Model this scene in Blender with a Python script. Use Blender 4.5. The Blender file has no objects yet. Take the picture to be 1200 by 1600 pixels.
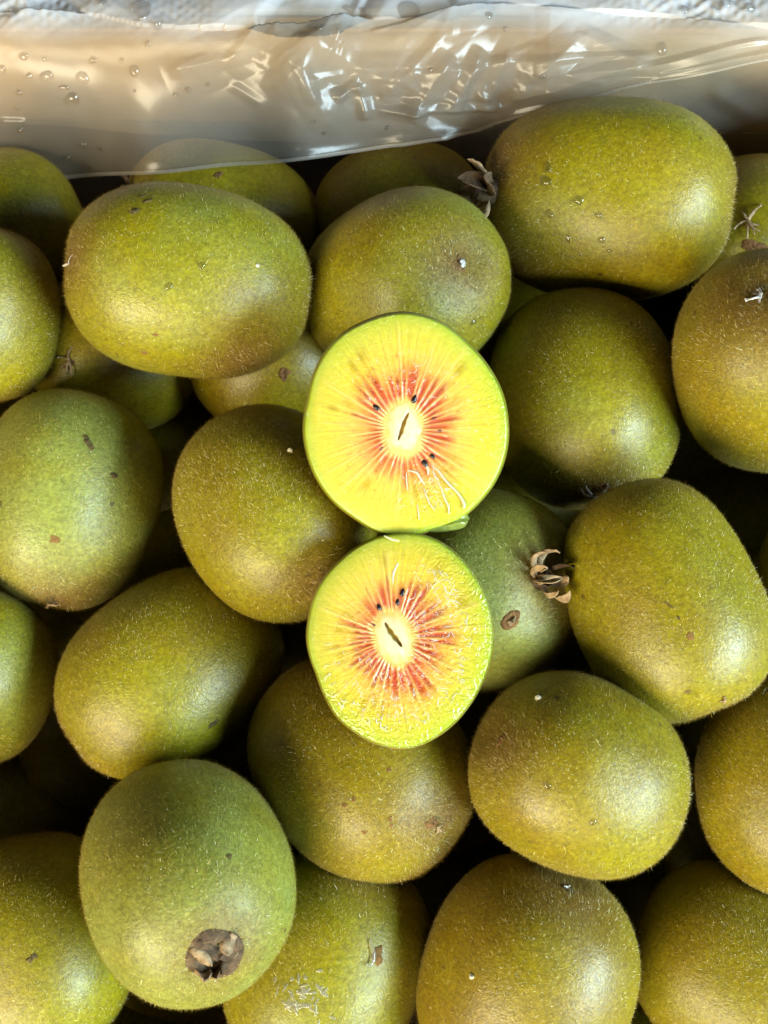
import bpy, math, random
import numpy as np
from mathutils import Vector
from mathutils.bvhtree import BVHTree

scene = bpy.context.scene
COL = scene.collection
rng = np.random.default_rng(7)
random.seed(7)

# ------------------------------------------------------------------ camera
CAM = np.array([0, -0.06, 0.284])
FWD = -CAM / np.linalg.norm(CAM)
RT = np.array([1.0, 0, 0])
UP = np.cross(RT, FWD)
PXA = math.tan(math.radians(25)) / 800
cd = bpy.data.cameras.new('camera')
cam = bpy.data.objects.new('camera', cd)
COL.objects.link(cam)
cam.location = CAM
cam.rotation_euler = Vector(FWD).to_track_quat('-Z', 'Y').to_euler()
cd.sensor_fit = 'VERTICAL'
cd.angle = math.radians(50)
cd.clip_start = 0.01
cd.clip_end = 20
cd.dof.use_dof = True
cd.dof.focus_distance = 0.262
cd.dof.aperture_fstop = 16.0
scene.camera = cam

# ------------------------------------------------------------------ light
world = bpy.data.worlds.new('World')
scene.world = world
world.use_nodes = True
bg = world.node_tree.nodes['Background']
bg.inputs['Color'].default_value = (0.80, 0.86, 1.0, 1)
bg.inputs['Strength'].default_value = 0.028


def area_lamp(name, loc, size_x, size_y, energy, color):
    ld = bpy.data.lights.new(name, 'AREA')
    ld.shape = 'RECTANGLE'
    ld.size, ld.size_y = size_x, size_y
    ld.energy = energy
    ld.color = color
    o = bpy.data.objects.new(name, ld)
    COL.objects.link(o)
    o.location = loc
    o.rotation_euler = (-Vector(loc)).to_track_quat('-Z', 'Y').to_euler()
    return o


area_lamp('daylight_opening', (0.92, -0.42, 0.57), 0.90, 0.40, 39.0, (0.68, 0.90, 1.0))
area_lamp('warm_stall_lamp', (-0.52, -0.88, 0.57), 0.90, 0.42, 28.0, (1.0, 0.87, 0.60))
scene.view_settings.view_transform = 'Standard'
scene.view_settings.look = 'None'
scene.view_settings.gamma = 1.0
scene.view_settings.exposure = 0.12
scene.render.engine = 'CYCLES'
scene.cycles.max_bounces = 8
scene.cycles.transparent_max_bounces = 12
scene.cycles.caustics_refractive = False
scene.cycles.caustics_reflective = False
scene.cycles.sample_clamp_indirect = 4.0


# ------------------------------------------------------------------ helpers
def ray(px, py):
    return FWD + RT * (px - 600) * PXA + UP * (800 - py) * PXA


def at_z(px, py, z):
    d = ray(px, py)
    t = (z - CAM[2]) / d[2]
    return CAM + d * t, t


def at_y(px, py, y):
    d = ray(px, py)
    t = (y - CAM[1]) / d[1]
    return CAM + d * t


def view_frame(px, py):
    d = ray(px, py)
    d = d / np.linalg.norm(d)
    r = RT - d * d.dot(RT)
    r /= np.linalg.norm(r)
    return d, r, np.cross(r, d)


def mesh_from(name, V, Fc, smooth=True):
    me = bpy.data.meshes.new(name)
    V = np.ascontiguousarray(V, dtype=np.float32)
    Fc = np.asarray(Fc, dtype=np.int32)
    n, k = Fc.shape
    me.vertices.add(len(V))
    me.vertices.foreach_set('co', V.ravel())
    me.loops.add(n * k)
    me.loops.foreach_set('vertex_index', Fc.ravel())
    me.polygons.add(n)
    me.polygons.foreach_set('loop_start', np.arange(0, n * k, k, dtype=np.int32))
    me.polygons.foreach_set('use_smooth', np.full(n, smooth))
    me.update(calc_edges=True)
    return me


def fattr(me, name, vals):
    a = me.attributes.new(name, 'FLOAT', 'POINT')
    a.data.foreach_set('value', np.ascontiguousarray(vals, dtype=np.float32))


def cattr(me, name, rgb):
    a = me.attributes.new(name, 'FLOAT_COLOR', 'POINT')
    c = np.ones((len(rgb), 4), dtype=np.float32)
    c[:, :3] = rgb
    a.data.foreach_set('color', c.ravel())


def obj(name, me, mat, parent=None, origin=None):
    o = bpy.data.objects.new(name, me)
    COL.objects.link(o)
    if mat:
        me.materials.append(mat)
    if parent is not None:
        o.parent = parent
    elif origin is not None:
        o.location = origin
    return o


def thing(name, label, cat, loc, group=None):
    o = bpy.data.objects.new(name, None)
    COL.objects.link(o)
    o.empty_display_size = 0.01
    o.location = loc
    tag(o, label, cat, group)
    return o


def tag(o, label, cat, group=None):
    o['label'] = label
    o['category'] = cat
    if group:
        o['group'] = group
    return o


def grid_faces(nu, nv, wrap_u=False):
    i, j = np.meshgrid(np.arange(nu if wrap_u else nu - 1), np.arange(nv - 1), indexing='ij')
    i = i.ravel(); j = j.ravel(); i2 = (i + 1) % nu
    return np.stack([i * nv + j, i2 * nv + j, i2 * nv + j + 1, i * nv + j + 1], 1)


class Wave:
    """smooth random field made of sinusoids"""
    def __init__(self, seed, freq, n=10):
        r = np.random.default_rng(seed)
        self.k = r.normal(size=(n, 3)) * freq
        self.p = r.uniform(0, 6.28, n)
        self.n = n

    def __call__(self, P):
        return np.sin(P @ self.k.T + self.p).sum(1) / math.sqrt(self.n)


def srgb(c):
    c = np.asarray(c, dtype=float) / 255
    return np.where(c <= 0.04045, c / 12.92, ((c + 0.055) / 1.055) ** 2.4)


# ------------------------------------------------------------------ materials
class NT:
    def __init__(self, name):
        self.m = bpy.data.materials.new(name)
        self.m.use_nodes = True
        self.t = self.m.node_tree
        self.t.nodes.clear()
        self.out = self.n('ShaderNodeOutputMaterial')

    def n(self, typ, **kw):
        nd = self.t.nodes.new(typ)
        for k, v in kw.items():
            if k.startswith('i_'):
                nd.inputs[k[2:].replace('_', ' ')].default_value = v
            else:
                setattr(nd, k, v)
        return nd

    def l(self, a, b):
        self.t.links.new(a, b)

    def math(self, op, a, b=None, clamp=False):
        nd = self.n('ShaderNodeMath', operation=op, use_clamp=clamp)
        for i, v in enumerate((a, b)):
            if v is None:
                continue
            if isinstance(v, (int, float)):
                nd.inputs[i].default_value = v
            else:
                self.l(v, nd.inputs[i])
        return nd.outputs[0]

    def mix(self, fac, a, b, mode='MIX'):
        nd = self.n('ShaderNodeMix', data_type='RGBA', blend_type=mode)
        for i, v in ((0, fac), (6, a), (7, b)):
            if isinstance(v, (int, float)):
                nd.inputs[i].default_value = v
            elif isinstance(v, tuple):
                nd.inputs[i].default_value = (*v, 1)
            else:
                self.l(v, nd.inputs[i])
        return nd.outputs[2]

    def ramp(self, fac, stops):
        nd = self.n('ShaderNodeValToRGB')
        el = nd.color_ramp.elements
        while len(el) < len(stops):
            el.new(0.5)
        for e, (p, c) in zip(el, stops):
            e.position = p
            e.color = (*c, 1) if isinstance(c, tuple) else (c, c, c, 1)
        self.l(fac, nd.inputs[0])
        return nd.outputs[0]

    def attr(self, name):
        return self.n('ShaderNodeAttribute', attribute_name=name).outputs['Fac']

    def noise(self, vec, scale, detail=2.0, rough=0.5):
        nd = self.n('ShaderNodeTexNoise')
        nd.inputs['Scale'].default_value = scale
        nd.inputs['Detail'].default_value = detail
        nd.inputs['Roughness'].default_value = rough
        self.l(vec, nd.inputs['Vector'])
        return nd.outputs['Fac']

    def voro(self, vec, scale):
        nd = self.n('ShaderNodeTexVoronoi')
        nd.inputs['Scale'].default_value = scale
        self.l(vec, nd.inputs['Vector'])
        return nd


def skin_material():
    g = NT('kiwi_skin')
    tc = g.n('ShaderNodeTexCoord').outputs['Object']
    seed = g.attr('seed')
    off = g.n('ShaderNodeVectorMath', operation='ADD')
    g.l(tc, off.inputs[0])
    cmb = g.n('ShaderNodeCombineXYZ')
    g.l(seed, cmb.inputs[0]); g.l(g.math('MULTIPLY', seed, 1.7), cmb.inputs[1]); g.l(seed, cmb.inputs[2])
    g.l(cmb.outputs[0], off.inputs[1])
    v = off.outputs[0]
    big = g.noise(v, 55, 3.0, 0.55)
    big2 = g.noise(v, 120, 2.0, 0.5)
    sel = g.math('ADD', g.math('MULTIPLY', g.math('SUBTRACT', big, 0.5), 0.8), g.math('ADD', g.attr('tint'), 0.05))
    base = g.ramp(sel, [(0.05, (0.175, 0.108, 0.003)), (0.33, (0.202, 0.152, 0.002)), (0.58, (0.205, 0.180, 0.003)), (0.92, (0.205, 0.230, 0.042))])
    # brown bloom where the fuzz is thick (towards the ends and round the blossom scar)
    brown = g.math('MULTIPLY', g.attr('brown'), g.math('ADD', 0.35, g.math('MULTIPLY', big2, 1.1)), True)
    base = g.mix(g.math('MULTIPLY', brown, 0.85), base, (0.160, 0.083, 0.018))
    # fine mottling
    mot = g.noise(v, 900, 3.0, 0.6)
    base = g.mix(0.55, base, g.ramp(mot, [(0.28, 0.45), (0.72, 1.55)]), 'MULTIPLY')
    mot2 = g.noise(v, 260, 3.0, 0.6)
    base = g.mix(0.25, base, g.ramp(mot2, [(0.3, 0.55), (0.7, 1.45)]), 'MULTIPLY')
    # pale lenticels
    vo = g.voro(v, 620)
    dot = g.ramp(vo.outputs['Distance'], [(0.10, 1.0), (0.24, 0.0)])
    gate = g.ramp(vo.outputs['Color'], [(0.45, 0.0), (0.62, 1.0)])
    base = g.mix(g.math('MULTIPLY', g.math('MULTIPLY', dot, gate), 0.45), base, (0.42, 0.36, 0.10))
    # sparse dark flecks with irregular outline
    wv = g.n('ShaderNodeTexNoise'); wv.inputs['Scale'].default_value = 500; g.l(v, wv.inputs['Vector'])
    wm = g.n('ShaderNodeVectorMath', operation='MULTIPLY_ADD')
    g.l(wv.outputs['Color'], wm.inputs[0]); wm.inputs[1].default_value = (0.0022,) * 3; g.l(v, wm.inputs[2])
    vd = g.voro(wm.outputs[0], 130)
    fl = g.ramp(vd.outputs['Distance'], [(0.07, 1.0), (0.13, 0.0)])
    fgate = g.ramp(vd.outputs['Color'], [(0.72, 0.0), (0.78, 1.0)])
    base = g.mix(g.math('MULTIPLY', g.math('MULTIPLY', fl, fgate), 0.75), base, (0.06, 0.035, 0.012))
    vd2 = g.voro(wm.outputs[0], 420)
    fl2 = g.math('MULTIPLY', g.ramp(vd2.outputs['Distance'], [(0.10, 1.0), (0.18, 0.0)]), g.ramp(vd2.outputs['Color'], [(0.66, 0.0), (0.70, 1.0)]))
    base = g.mix(g.math('MULTIPLY', fl2, g.math('MULTIPLY', g.ramp(big2, [(0.5, 0.0), (0.62, 1.0)]), 0.6)), base, (0.055, 0.035, 0.01))
    p = g.n('ShaderNodeBsdfPrincipled')
    g.l(base, p.inputs['Base Color'])
    rough = g.ramp(big2, [(0.3, 0.34), (0.7, 0.49)])
    g.l(g.math('ADD', rough, g.math('MULTIPLY', brown, 0.25)), p.inputs['Roughness'])
    p.inputs['Specular IOR Level'].default_value = 0.48
    p.inputs['Sheen Weight'].default_value = 0.09
    p.inputs['Sheen Roughness'].default_value = 0.4
    p.inputs['Sheen Tint'].default_value = (0.85, 0.68, 0.36, 1)
    b = g.n('ShaderNodeBump')
    b.inputs['Strength'].default_value = 0.6
    b.inputs['Distance'].default_value = 0.00022
    hgt = g.math('ADD', g.noise(v, 1500, 2.0, 0.6), g.math('MULTIPLY', g.noise(v, 350, 3.0, 0.5), 0.35))
    g.l(hgt, b.inputs['Height'])
    g.l(b.outputs[0], p.inputs['Normal'])
    g.l(p.outputs[0], g.out.inputs[0])
    return g.m


def fuzz_material():
    g = NT('kiwi_fuzz')
    v = g.attr('hue')
    c = g.ramp(v, [(0.0, (0.22, 0.13, 0.02)), (0.5, (0.42, 0.30, 0.05)), (0.85, (0.66, 0.55, 0.15)), (1.0, (0.92, 0.86, 0.50))])
    d = g.n('ShaderNodeBsdfDiffuse'); g.l(c, d.inputs[0])
    t = g.n('ShaderNodeBsdfTranslucent'); g.l(c, t.inputs[0])
    gl = g.n('ShaderNodeBsdfGlossy'); gl.inputs['Roughness'].default_value = 0.35
    gl.inputs[0].default_value = (0.9, 0.85, 0.6, 1)
    m = g.n('ShaderNodeMixShader'); m.inputs[0].default_value = 0.35
    g.l(d.outputs[0], m.inputs[1]); g.l(t.outputs[0], m.inputs[2])
    m2 = g.n('ShaderNodeMixShader'); m2.inputs[0].default_value = 0.10
    g.l(m.outputs[0], m2.inputs[1]); g.l(gl.outputs[0], m2.inputs[2])
    g.l(m2.outputs[0], g.out.inputs[0])
    return g.m


def simple(name, c1, c2, scale, rough=0.7, spec=0.3, bump=0.4, dist=0.0003, **kw):
    g = NT(name)
    tc = g.n('ShaderNodeTexCoord').outputs['Object']
    nz = g.noise(tc, scale, 4.0, 0.6)
    p = g.n('ShaderNodeBsdfPrincipled')
    g.l(g.ramp(nz, [(0.3, c1), (0.7, c2)]), p.inputs['Base Color'])
    p.inputs['Roughness'].default_value = rough
    p.inputs['Specular IOR Level'].default_value = spec
    for k, v in kw.items():
        p.inputs[k.replace('_', ' ')].default_value = v
    b = g.n('ShaderNodeBump'); b.inputs['Strength'].default_value = bump; b.inputs['Distance'].default_value = dist
    g.l(nz, b.inputs['Height']); g.l(b.outputs[0], p.inputs['Normal'])
    g.l(p.outputs[0], g.out.inputs[0])
    return g.m


def flesh_material():
    g = NT('kiwi_flesh')
    tc = g.n('ShaderNodeTexCoord').outputs['Object']
    col = g.n('ShaderNodeAttribute', attribute_name='flesh_colour').outputs['Color']
    n1 = g.noise(tc, 700, 3.0, 0.6)
    col = g.mix(0.30, col, g.ramp(n1, [(0.3, 0.72), (0.7, 1.2)]), 'MULTIPLY')
    p = g.n('ShaderNodeBsdfPrincipled')
    g.l(col, p.inputs['Base Color'])
    wet = g.attr('wet')
    g.l(g.math('SUBTRACT', 0.34, g.math('MULTIPLY', wet, 0.24)), p.inputs['Roughness'])
    p.inputs['Specular IOR Level'].default_value = 0.5
    p.inputs['Subsurface Weight'].default_value = 0.35
    p.inputs['Subsurface Radius'].default_value = (1.0, 0.7, 0.25)
    p.inputs['Subsurface Scale'].default_value = 0.0025
    wv = g.n('ShaderNodeTexNoise'); wv.inputs['Scale'].default_value = 420; g.l(tc, wv.inputs['Vector'])
    wm = g.n('ShaderNodeVectorMath', operation='MULTIPLY_ADD')
    g.l(wv.outputs['Color'], wm.inputs[0]); wm.inputs[1].default_value = (0.0022,) * 3; g.l(tc, wm.inputs[2])
    h1 = g.noise(wm.outputs[0], 720, 1.5, 0.5)
    ridge = g.math('SUBTRACT', 1.0, g.math('MULTIPLY', g.math('ABSOLUTE', g.math('SUBTRACT', h1, 0.5)), 5.0), True)
    fine = g.noise(tc, 1300, 2.0, 0.6)
    hh = g.math('ADD', g.math('MULTIPLY', ridge, g.math('MULTIPLY', wet, 1.3)), g.math('MULTIPLY', fine, 0.6))
    b = g.n('ShaderNodeBump'); b.inputs['Strength'].default_value = 1.0; b.inputs['Distance'].default_value = 0.0020
    g.l(hh, b.inputs['Height']); g.l(b.outputs[0], p.inputs['Coat Normal'])
    g.l(g.math('ADD', 0.25, g.math('MULTIPLY', wet, 0.75), True), p.inputs['Coat Weight'])
    p.inputs['Coat Roughness'].default_value = 0.04
    p.inputs['Coat IOR'].default_value = 1.85
    b2 = g.n('ShaderNodeBump'); b2.inputs['Strength'].default_value = 0.5; b2.inputs['Distance'].default_value = 0.00022
    g.l(hh, b2.inputs['Height']); g.l(b2.outputs[0], p.inputs['Normal'])
    g.l(p.outputs[0], g.out.inputs[0])
    return g.m


def water_material(name, tint, rough=0.03, ior=1.33, haze=0.0, cloudy=False):
    g = NT(name)
    rf = g.n('ShaderNodeBsdfRefraction'); rf.inputs['IOR'].default_value = 1.30; rf.inputs['Roughness'].default_value = rough
    rf.inputs['Color'].default_value = (*tint, 1)
    tr = g.n('ShaderNodeBsdfTransparent'); tr.inputs[0].default_value = (*tint, 1)
    m = g.n('ShaderNodeMixShader'); m.inputs[0].default_value = 0.55
    g.l(rf.outputs[0], m.inputs[1]); g.l(tr.outputs[0], m.inputs[2])
    df = g.n('ShaderNodeBsdfDiffuse' if cloudy else 'ShaderNodeBsdfTranslucent'); df.inputs[0].default_value = (*tint, 1)
    mh = g.n('ShaderNodeMixShader'); mh.inputs[0].default_value = haze
    g.l(m.outputs[0], mh.inputs[1]); g.l(df.outputs[0], mh.inputs[2])
    gl = g.n('ShaderNodeBsdfGlossy'); gl.inputs['Roughness'].default_value = rough
    fr = g.n('ShaderNodeFresnel'); fr.inputs['IOR'].default_value = ior
    m2 = g.n('ShaderNodeMixShader')
    front = g.math('SUBTRACT', 1.0, g.n('ShaderNodeNewGeometry').outputs['Backfacing'])
    g.l(g.math('MULTIPLY', g.math('MULTIPLY', fr.outputs[0], 2.2, True), front), m2.inputs[0])
    g.l(mh.outputs[0], m2.inputs[1]); g.l(gl.outputs[0], m2.inputs[2])
    g.l(m2.outputs[0], g.out.inputs[0])
    return g.m


def film_material():
    g = NT('plastic_film')
    tc = g.n('ShaderNodeTexCoord').outputs['Object']
    tr = g.n('ShaderNodeBsdfTransparent'); tr.inputs[0].default_value = (0.97, 0.96, 0.93, 1)
    df = g.n('ShaderNodeBsdfDiffuse'); df.inputs[0].default_value = (0.70, 0.67, 0.62, 1)
    tl = g.n('ShaderNodeBsdfTranslucent'); tl.inputs[0].default_value = (0.66, 0.58, 0.46, 1)
    m1 = g.n('ShaderNodeMixShader'); m1.inputs[0].default_value = 0.45
    g.l(df.outputs[0], m1.inputs[1]); g.l(tl.outputs[0], m1.inputs[2])
    cloud = g.noise(tc, 38, 3.0, 0.55)
    m2 = g.n('ShaderNodeMixShader')
    # sky reflection is painted into the film's colour where it lies over the rim
    painted_haze = g.math('MULTIPLY', g.attr('painted_haze'), g.math('ADD', 0.55, g.math('MULTIPLY', g.noise(tc, 90, 4.0, 0.6), 0.9)), True)
    g.l(g.math('ADD', g.ramp(cloud, [(0.3, 0.18), (0.7, 0.26)]), g.math('MULTIPLY', painted_haze, 0.55), True), m2.inputs[0])
    g.l(g.mix(painted_haze, (0.72, 0.65, 0.55), (0.86, 0.88, 0.95)), df.inputs[0])
    g.l(tr.outputs[0], m2.inputs[1]); g.l(m1.outputs[0], m2.inputs[2])
    gl = g.n('ShaderNodeBsdfGlossy'); gl.inputs['Roughness'].default_value = 0.25
    b = g.n('ShaderNodeBump'); b.inputs['Strength'].default_value = 0.3; b.inputs['Distance'].default_value = 0.00012
    g.l(g.noise(tc, 240, 4.0, 0.6), b.inputs['Height'])
    g.l(b.outputs[0], gl.inputs['Normal'])
    fr = g.n('ShaderNodeFresnel'); fr.inputs['IOR'].default_value = 1.5
    m3 = g.n('ShaderNodeMixShader')
    g.l(g.math('MULTIPLY', fr.outputs[0], 0.75, True), m3.inputs[0])
    g.l(m2.outputs[0], m3.inputs[1]); g.l(gl.outputs[0], m3.inputs[2])
    g.l(m3.outputs[0], g.out.inputs[0])
    return g.m


SKIN = skin_material()
FUZZ = fuzz_material()
FLESH = flesh_material()
CARD = simple('cardboard', (0.62, 0.40, 0.18), (0.72, 0.48, 0.23), 160, 0.85, 0.2)
WHITE = simple('white_coated_board', (0.78, 0.79, 0.84), (0.84, 0.85, 0.88), 120, 0.6, 0.3)
LINER_SHADE = simple('grey_liner_and_shade', (0.12, 0.12, 0.125), (0.17, 0.17, 0.17), 90, 0.8, 0.2)  # also colours the dark sheet that stands in for wall shade
DRY = simple('dried_calyx', (0.03, 0.018, 0.01), (0.13, 0.08, 0.042), 480, 0.8, 0.2, 0.8, 0.0005)
DRYPALE = simple('dried_sepal', (0.15, 0.088, 0.04), (0.42, 0.30, 0.17), 420, 0.75, 0.25, 0.8, 0.0005)
STYLE = simple('dried_style', (0.30, 0.26, 0.21), (0.66, 0.63, 0.58), 500, 0.55, 0.4)
SCAB = simple('brown_scab', (0.10, 0.05, 0.02), (0.24, 0.12, 0.045), 900, 0.85, 0.15, 1.0, 0.0006)
DARKSPOT = simple('dark_blemish', (0.055, 0.038, 0.014), (0.13, 0.095, 0.03), 900, 0.8, 0.2)
REDSPOT = simple('red_blemish', (0.15, 0.075, 0.02), (0.20, 0.11, 0.03), 900, 0.8, 0.2)
SEEDM = simple('seed_shell', (0.006, 0.004, 0.005), (0.02, 0.012, 0.012), 900, 0.25, 0.5)
SEEDR = simple('seed_under_flesh', (0.10, 0.03, 0.02), (0.20, 0.06, 0.03), 900, 0.3, 0.5)
CRUMB = simple('pale_crumb', (0.65, 0.60, 0.45), (0.80, 0.76, 0.62), 900, 0.7, 0.2)
WATER = water_material('water', (1, 1, 1), haze=0.05)
JUICE = water_material('juice', (0.95, 0.93, 0.72), 0.10, 1.45, 0.38, True)
GLINT = water_material('painted_glint', (1.0, 0.99, 0.86), 0.15, 1.6, 0.50, True)  # whitish colour stands in for bright glints on the cut faces
SMEAR = water_material('juice_smear', (0.97, 0.95, 0.78), 0.12, 1.40, 0.14, True)
GEL = simple('juice_gel', (0.20, 0.26, 0.04), (0.36, 0.42, 0.08), 260, 0.12, 0.5, 0.8, 0.001, Transmission_Weight=0.45)
FILM = film_material()

# ------------------------------------------------------------------ the crate and its liner
FLOOR_Z, WALL_Y = -0.105, 0.140


def box_mesh(name, x0, x1, y0, y1, z0, z1, bev=0.0012):
    import bmesh
    bm = bmesh.new()
    bmesh.ops.create_cube(bm, size=1)
    for v in bm.verts:
        v.co = ((x0 + x1) / 2 + v.co.x * (x1 - x0), (y0 + y1) / 2 + v.co.y * (y1 - y0), (z0 + z1) / 2 + v.co.z * (z1 - z0))
    bmesh.ops.bevel(bm, geom=bm.edges[:], offset=bev, segments=2, affect='EDGES')
    me = bpy.data.meshes.new(name)
    bm.to_mesh(me); bm.free()
    return me


crate = thing('cardboard_crate', 'tan cardboard crate wall seen through the cloudy plastic behind the kiwis', 'crate', (0, 0, 0))
obj('crate_floor', box_mesh('crate_floor', -0.168, 0.168, -0.20, WALL_Y + 0.006, FLOOR_Z - 0.006, FLOOR_Z), CARD, crate)
obj('back_wall', box_mesh('back_wall', -0.168, 0.168, WALL_Y, WALL_Y + 0.006, FLOOR_Z + 0.0005, 0.004), CARD, crate)
obj('rim_flap', box_mesh('rim_flap', -0.168, 0.168, WALL_Y + 0.0062, WALL_Y + 0.075, -0.002, 0.0045), WHITE, crate)
for sx in (-1, 1):
    obj('side_wall', box_mesh('side_wall', min(sx * 0.162, sx * 0.168), max(sx * 0.162, sx * 0.168), -0.20, WALL_Y - 0.0005, FLOOR_Z + 0.0005, 0.026), CARD, crate)
obj('front_wall', box_mesh('front_wall', -0.1615, 0.1615, -0.20, -0.194, FLOOR_Z + 0.0005, 0.02), CARD, crate)

paper = obj('liner_and_shade', box_mesh('liner_and_shade', 0.045, 0.115, 0.035, 0.115, -0.0645, -0.064, 0.0001), LINER_SHADE)
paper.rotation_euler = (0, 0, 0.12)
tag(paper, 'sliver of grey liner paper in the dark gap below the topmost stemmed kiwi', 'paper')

wall_shade = obj('liner_and_shade', box_mesh('liner_and_shade', -0.155, 0.155, WALL_Y - 0.0016, WALL_Y - 0.0010, FLOOR_Z + 0.002, -0.043, 0.0001), LINER_SHADE)  # dark sheet standing in for the shade on the wall below the hem
wall_shade.rotation_euler = (0, 0.03, 0)
tag(wall_shade, 'dark sheet standing in for shade on the crate wall below the plastic hem', 'paper')

# plastic liner: a sheet given along its hem (image-independent 3-D once placed) and rising to the crate rim
def film_sheet(name, hem, ytop_px, y_hem, y_top, nu, nv, disp, x0=-110, x1=1310):
    hx = np.array([h[0] for h in hem]); hy = np.array([h[1] for h in hem])
    u = np.linspace(x0, x1, nu); v = np.linspace(0, 1, nv)
    # smooth hem curve
    hv = np.interp(u, hx, hy)
    k = np.hanning(41); k /= k.sum()
    hv = np.convolve(np.pad(hv, 20, mode='edge'), k, 'valid')
    UU, VV = np.meshgrid(u, v, indexing='ij')
    PY = hv[:, None] * (1 - VV) + ytop_px * VV
    if not np.isscalar(y_hem):
        y_hem = np.interp(u, [q[0] for q in y_hem], [q[1] for q in y_hem])
        y_hem = np.convolve(np.pad(y_hem, 20, mode='edge'), k, 'valid')[:, None]
    YY = y_hem + (y_top - y_hem) * VV ** 1.0 + 0.00021 * 50 * np.log1p(np.exp(np.clip((35 - PY) / 50, -20, 20)))
    d = FWD[None, None] + RT * ((UU - 600) * PXA)[..., None] + UP * ((800 - PY) * PXA)[..., None]
    t = (YY - CAM[1]) / d[..., 1]
    P = CAM + d * t[..., None]
    # displacement along the sheet normal
    D = disp(UU, PY, VV)
    du = np.gradient(P, axis=0); dv = np.gradient(P, axis=1)
    n = np.cross(du, dv); n /= np.linalg.norm(n, axis=2, keepdims=True)
    n *= np.sign(-n[..., 1:2])
    P = P + n * D[..., None]
    return P


CR = np.random.default_rng(21)
def tent(U, V, x0, y0, x1, y1, w, a, side=1.0):
    """a folded ridge between two points, sharp on top, fading to its ends"""
    dx, dy = x1 - x0, y1 - y0
    L = math.hypot(dx, dy); tx, ty = dx / L, dy / L
    s = ((U - x0) * tx + (V - y0) * ty) / L
    q = -(U - x0) * ty + (V - y0) * tx
    ww = np.where(q > 0, w, w * side)
    prof = np.clip(1 - np.abs(q) / ww, 0, 1)
    end = np.clip(s / 0.18 + 0.4, 0, 1) * np.clip((1 - s) / 0.18 + 0.4, 0, 1)
    end = np.where((s < -0.07) | (s > 1.07), 0, end)
    return a * prof * end


CREASES = [(410, 42, 620, 128, 40, .0042, 2.2), (410, 42, 262, 112, 34, .0030, 1.8), (412, 40, 560, 14, 30, .0030, 1.0),
           (640, 178, 700, 90, 26, .0036, .9), (700, 165, 745, 80, 18, .0034, .8), (745, 160, 800, 70, 30, .0030, .7),
           (790, 150, 905, 62, 26, .0036, 1.4), (800, 150, 1010, 98, 20, .0026, .9), (905, 52, 1010, 100, 18, .0018, 1.2),
           (1000, 108, 1200, 62, 12, .0028, .8), (1010, 118, 1220, 80, 12, .0026, 1.2), (560, 168, 660, 170, 20, .0022, 1.0),
           (520, 150, 560, 130, 14, .0028, .8), (560, 130, 570, 185, 14, .0024, 1.2), (470, 100, 490, 160, 16, .0016, .8),
           (600, 172, 790, 165, 10, .0024, 1.0), (270, 110, 400, 80, 16, .0012, 1.0), (430, 60, 520, 205, 30, .0022, 1.2),
           (0, 192, 40, 190, 6, .0012, 1), (860, 112, 1010, 106, 14, .0018, 1), (520, 66, 545, 20, 12, .0020, 1), (600, 148, 690, 60, 20, .0020, .8)]
for _ in range(20):
    cx, cy = CR.normal(560, 190), CR.normal(110, 45)
    a = CR.normal(0.45, 0.5)
    L = CR.uniform(120, 300)
    CREASES.append((cx, cy, cx + L * math.cos(a), cy - L * math.sin(a), CR.uniform(26, 70), CR.uniform(.0014, .0036), CR.uniform(.15, .6)))
for _ in range(46):
    cx, cy = CR.normal(630, 130), CR.normal(125, 36)
    a = CR.normal(0.5, 0.9) * (1 if CR.random() < .7 else -1)
    L = CR.uniform(22, 75)
    CREASES.append((cx, cy, cx + L * math.cos(a), cy - L * math.sin(a), CR.uniform(7, 20), CR.uniform(.0005, .0016), CR.uniform(.6, 1.6)))
wv1 = Wave(3, 0.009); wv2 = Wave(4, 0.10, 14); wv3 = Wave(5, 0.30, 14)


def front_disp(U, V, VV):
    Q = np.stack([U, V, 0 * U], -1).reshape(-1, 3)
    D = 0.0016 * wv1(Q).reshape(U.shape)
    for ci, c in enumerate(CREASES):
        D = D + (0.62 if ci < 22 else 0.36) * tent(U, V, *c)
    # frothy, crinkled wet corners
    m = np.exp(-(((U - 40) / 95) ** 2 + ((V - 8) / 34) ** 2)) + np.exp(-(((U - 1085) / 110) ** 2 + ((V - 12) / 24) ** 2)) + .35 * np.exp(-(((U - 260) / 90) ** 2 + ((V - 20) / 40) ** 2))
    D = D + m * (0.00035 * wv2(Q) + 0.00022 * wv3(Q)).reshape(U.shape)
    D = D + 0.00002 * wv2(Q).reshape(U.shape)
    # thick rolled hem
    D = D + 0.0012 * np.exp(-(VV / 0.03) ** 2)
    return D


def back_disp(U, V, VV):
    Q = np.stack([U, V, 0 * U], -1).reshape(-1, 3)
    D = 0.0012 * wv1(Q + 300).reshape(U.shape)
    D = D + tent(U, V, 480, 215, 640, 228, 14, .0012) + tent(U, V, 1110, 140, 1230, 205, 24, .0012) + tent(U, V, 640, 240, 740, 185, 18, .0016)
    return D + 0.00003 * wv2(Q).reshape(U.shape)


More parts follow.
